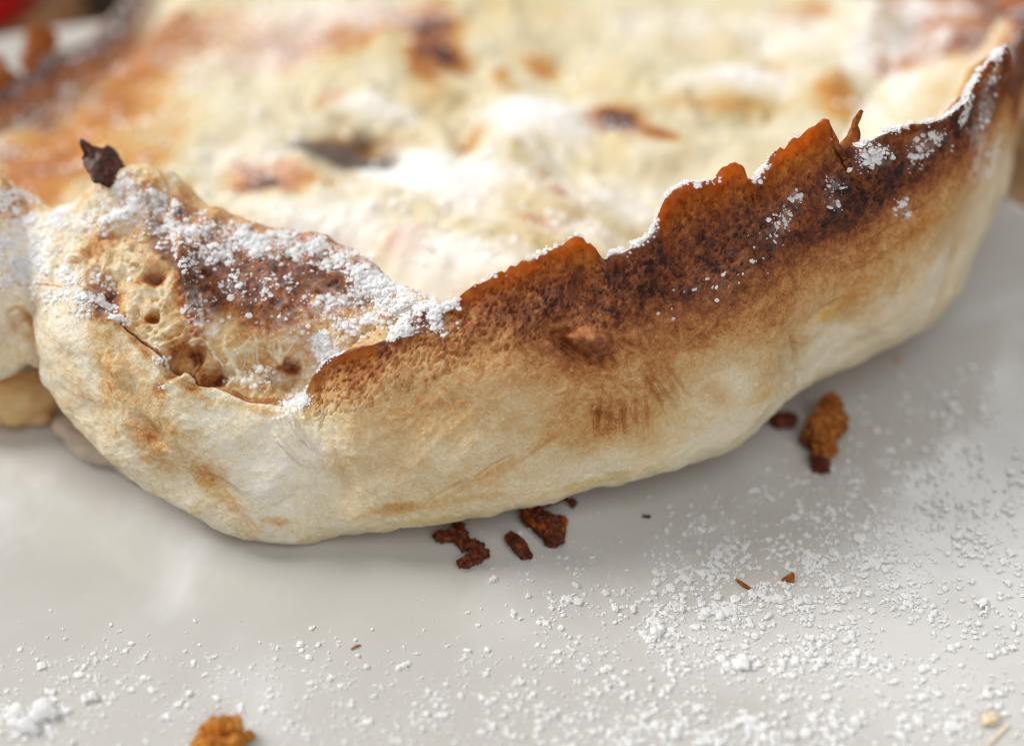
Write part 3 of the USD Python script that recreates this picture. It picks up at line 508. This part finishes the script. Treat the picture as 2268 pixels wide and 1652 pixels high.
# grains on the custard
fn = vnormals(FVk, ffk)
wf = (fs[keep] ** 1.2 * .8 + .06 + .25 * (FVk[:, 0] < -.03)) * (1 - .9 * np.clip(fc[keep] * 1.5, 0, 1))
pk = rng.choice(len(FVk), 3000, p=wf / wf.sum()); fr = np.clip(rng.lognormal(math.log(.00022), .45, 3000), .0001, .0006)
g = obj('icing_sugar_on_custard', scatter(FVk[pk] + fn[pk] * fr[:, None] * .3 + rng.normal(0, .0002, (3000, 3)) * [1, 1, 0], fr, fn[pk]), M_SUGAR, smooth=False)
tag(g.GetPrim(), 'white icing sugar lying over the pale custard centre', 'icing sugar', kind='stuff')
# grains on the plate
PSUG = [(1180,1570,1300,110,0,.5),(200,1560,320,100,0,.5),(60,1590,120,70,0,1.1),(120,1480,240,60,0,.35),(800,1480,600,60,0,.4),(1250,1350,160,90,-30,.45),(1230,1250,140,60,0,.18),(1540,1340,110,110,-30,1.0),(1480,1400,60,70,-30,1.9),(1650,1380,200,110,-15,1.6),(1600,1240,150,100,-30,1.0),(1740,1440,200,70,12,1.3),(1840,1270,220,160,-30,1.3),(1950,1180,240,180,-40,.75),(2150,1250,170,260,0,.42),(2000,1340,180,60,10,.9),(1250,1480,200,80,-20,.6),(1900,1480,240,60,0,.6),(1930,1060,170,130,-30,.6),(2100,940,110,140,0,.55),(2100,1540,220,120,0,.45),(1980,1600,280,90,0,.5),(1750,1170,160,70,-20,.35),(1550,1620,500,70,0,.9)]
cent = at_z(*[np.array([s[k] for s in PSUG], float) for k in (0, 1)], 0.0)
acc, accr = [], []
while sum(map(len, acc)) < 7400:
    qx, qy = rng.uniform(-60, 2330, 60000), rng.uniform(840, 1720, 60000)
    d = np.zeros(60000)
    for (cx, cy, rx, ry, deg, val) in PSUG:
        a = math.radians(deg); X_, Y_ = qx - cx, qy - cy
        d = np.maximum(d, val * np.exp(-(((X_ * math.cos(a) + Y_ * math.sin(a)) / rx) ** 2 + ((-X_ * math.sin(a) + Y_ * math.cos(a)) / ry) ** 2)))
    d *= 1 - .95 * np.exp(-(((qx - 1990) / 90) ** 2 + ((qy - 1415) / 45) ** 2))
    d *= (np.hypot((qx - 1747) / 24, (qy - 1280) / 16) > 1) & (np.hypot((qx - 1646) / 22, (qy - 1294) / 16) > 1)
    p = at_z(qx, qy, 0.0)
    d *= .35 + .85 * sstep(.40, .62, fbm(p * 420, 3, 91))
    ok = rng.random(60000) < d * .05
    p = p[ok]; acc.append(p); accr.append(1.0 + .35 * rng.random(len(p)) * (d[ok] > 1.0))
pp = np.vstack(acc)[:7400]; rs = np.concatenate(accr)[:7400]
pr_ = np.clip(rng.lognormal(math.log(.000135), .42, len(pp)), .00006, .0005) * rs
# lumps: a grain is often two or three stuck together
ex = np.nonzero(rng.random(len(pp)) < .55)[0]
a = rng.uniform(0, 6.283, len(ex)); off = np.stack([np.cos(a), np.sin(a), 0 * a], 1) * (pr_[ex] * 1.15)[:, None]
pp = np.vstack([pp, pp[ex] + off, pp[ex[::2]] - off[::2] * .9 + rng.normal(0, .00008, (len(ex[::2]), 3)) * [1, 1, 0]]); pr_ = np.concatenate([pr_, pr_[ex] * rng.uniform(.5, .95, len(ex)), pr_[ex[::2]] * .6])
pr_ *= .74 + .26 * sstep(-.01, .02, pp[:, 0])
pp[:, 2] = plate_z(pp[:, 0], pp[:, 1]) + pr_ * .45
g = obj('icing_sugar_on_plate', scatter(pp, pr_), M_SUGAR, smooth=False)
tag(g.GetPrim(), 'white icing sugar grains scattered over the plate in front of the pancake', 'icing sugar', kind='stuff')
# the big lumps near the lower left corner
LUMPS = [((60,1612,22),(30,1605,15),'largest sugar lump near the lower left corner of the plate'),
         ((100,1575,26),(80,1590,16),'tall sugar lump above the largest one in the lower left corner'),
         ((40,1578,18),(24,1590,12),'small sugar lump left of the tall lump by the lower left corner'),
         ((205,1545,12),(188,1552,9),'oval sugar lump right of the lower left pile of lumps')]
for i_, (a_, b_, lab) in enumerate(LUMPS):
    ch = []
    c = at_z(np.float64(a_[0]), np.float64(a_[1]), 0.0); u = UNIT * ((c - EYE) @ FW)
    for (px, py, r) in (a_, b_, (a_[0] + a_[2] * .7, a_[1] + a_[2] * .3, a_[2] * .6)):
        q = at_z(np.float64(px), np.float64(py), 0.0); r = r * u * .8; ch.append([(q[0] - c[0], q[1] - c[1], r * .8, r)])
    t_ = thing('sugar_lump', lab, 'sugar lump', c, 'larger lumps of icing sugar on the plate'); obj('grains', blob(ch, .0002, .00022, 2400, 60 + i_), M_SUGAR, t_)

# ------------------------------------------------------------------ crumbs
def crumb(name, label, cat, chains, mat, amp=.00025, freq=1500, seed=0, group=None, lift=.35, extra=()):
    """chains in photograph positions with heights: ((px, py, h, r) ...), px and py of the point where it rests, h and r in photograph units"""
    allp = [p for ch in chains for p in ch]
    c = at_z(np.float64(allp[0][0]), np.float64(allp[0][1]), 0.0); u = UNIT * ((c - EYE) @ FW)
    def conv(chs):
        o = []
        for ch in chs:
            row = []
            for px, py, h, r in ch:
                q = at_z(np.float64(px), np.float64(py), (h + r * .8) * u) - c
                row.append((q[0], q[1], (h + r * .8) * u, r * u))
            o.append(row)
        return o
    t = thing(name, label, cat, c, group)
    obj('crumb_body', blob(conv(chains), .00019, amp * 2.6, freq * 1.5, seed), mat, t, smooth=40)
    for k, (nm, chs, m2, lab2) in enumerate(extra):
        o_ = obj(nm, blob(conv(chs), .00019, amp * 2.4, freq * 1.5, seed + 5 + k), m2, t, smooth=40); tag(o_.GetPrim(), lab2)
G = 'crumbs lying on the plate'
crumb('crust_crumb', 'largest tan crumb on the plate right of the pancake wall', 'crumb', [[(1815,955,20,30),(1838,930,24,34)],[(1842,905,20,28)],[(1828,985,4,24),(1818,1010,2,18)]], M_BROWN, .0003, 1200, 1, G,
      extra=[('dark_patch', [[(1798,975,6,18),(1805,945,16,14)]], M_DARKCRUMB, 'dark scorched side'), ('dark_patch', [[(1818,1028,2,17)]], M_DARKCRUMB, 'dark scorched end'), ('dark_patch', [[(1822,912,34,14)]], M_DARKCRUMB, 'dark scorched top')])
crumb('crust_crumb', 'small dark red crumb between the pancake and the largest tan crumb', 'crumb', [[(1724,932,2,16),(1746,930,4,17)]], M_DARKCRUMB, .0002, 1500, 2, G)
crumb('crust_crumb', 'dark branched crumb below the pancake, left of the amber one', 'crumb', [[(972,1190,2,12),(1010,1182,6,16)],[(1012,1165,8,15),(1022,1185,8,17)],[(1020,1195,4,15),(1055,1212,6,18)],[(1060,1215,2,18),(1058,1235,2,15)],[(1022,1248,1,12),(1048,1240,2,10)],[(1072,1222,2,12)]], M_DARKCRUMB, .0002, 1600, 3, G)
crumb('crust_crumb', 'small dark seed-shaped crumb between the branched and amber crumbs', 'crumb', [[(1132,1190,2,14),(1150,1208,3,17),(1166,1228,1,11)]], M_DARKCRUMB, .00012, 1600, 4, G)
crumb('crust_crumb', 'amber red translucent crumb tucked under the near pancake edge', 'crumb', [[(1155,1112,6,18),(1205,1100,8,20),(1245,1095,4,12)],[(1180,1140,4,22),(1215,1160,4,24),(1228,1190,2,20)]], M_DARKCRUMB, .0002, 1300, 5, G,
      extra=[('amber_patch', [[(1170,1140,14,14),(1198,1165,14,16)]], M_AMBER, 'translucent amber side'), ('amber_patch', [[(1240,1155,6,13),(1242,1180,4,13)]], M_AMBER, 'translucent amber side')])
crumb('crust_crumb', 'tiny dark round crumb at the right end of the amber crumb', 'crumb', [[(1268,1114,2,10)]], M_DARKCRUMB, .0001, 1600, 6, G)
crumb('crust_crumb', 'tiny pinkish tan crumb above the largest crumb near the right', 'crumb', [[(1984,800,1,8),(1990,802,1,7)]], M_GOLD, .0001, 1600, 7, G)
crumb('crust_crumb', 'tiny olive speck in the shadow below the pancake wall', 'crumb', [[(1426,1143,0,4),(1438,1144,0,4)]], M_DARKCRUMB, .00005, 1600, 8, G)
crumb('crust_crumb', 'thin brown sliver in the sugar, left of the triangular one', 'crumb', [[(1632,1284,0,3.5),(1648,1296,0,5),(1660,1302,0,4)]], M_BROWN, .000012, 1600, 9, G)
crumb('crust_crumb', 'small brown triangular flake lying among the sugar at right', 'crumb', [[(1734,1284,0,3.5),(1755,1272,1,5),(1756,1286,0,4)]], M_BROWN, .000012, 1600, 10, G)
crumb('crust_crumb', 'tiny dark sliver on the empty plate at lower centre left', 'crumb', [[(778,1437,0,2),(788,1431,0,3),(798,1428,0,1.6)]], M_BROWN, .000012, 1600, 11, G)
crumb('crust_crumb', 'golden orange crumb cut off by the bottom edge of the picture', 'crumb', [[(460,1632,4,24),(505,1628,6,24)],[(455,1670,4,28),(515,1668,6,30)],[(485,1650,16,24)],[(535,1636,2,6),(546,1634,1,4)]], M_GOLD, .0004, 1300, 12, G)
crumb('crust_crumb', 'pale cream crumb beside the bright sliver at lower right', 'crumb', [[(2182,1598,0,8),(2200,1584,2,9)],[(2196,1596,0,7)]], M_PALE, .00015, 1600, 13, G)
crumb('crust_crumb', 'pale straight sliver lying on the plate at lower right corner', 'crumb', [[(2176,1660,0,3.5),(2232,1606,0,3.5)]], M_PALE, .00003, 1600, 14, G)

# ------------------------------------------------------------------ things beyond the plate
def lathe(profile, n=96):
    m = trimesh.creation.revolve(np.array(profile, float), sections=n); m.fix_normals(); return m
c = at_z(np.float64(30), np.float64(52), TZ)
t_ = thing('red_container', 'blurred red object beyond the plate at the top left corner', 'container', (c[0] - .019, c[1] + .008, TZ))
obj('body', lathe([(0, 0), (.020, 0), (.023, .002), (.024, .008), (.024, .022), (.022, .026), (0, .027)]), M_RED, t_)
t_ = thing('dark_container', 'dark grey blurred object beyond the plate behind the pancake right edge', 'container', (.125, .250, TZ))
obj('body', lathe([(0, 0), (.040, 0), (.045, .004), (.048, .02), (.047, .026), (0, .027)]), M_DARK, t_)
t_ = thing('dark_container', 'dark grey blurred object at the top edge right of the red one', 'container', (-.082, .268, TZ))
obj('body', lathe([(0, 0), (.012, 0), (.014, .003), (.015, .02), (.013, .024), (0, .025)]), M_DARK, t_)
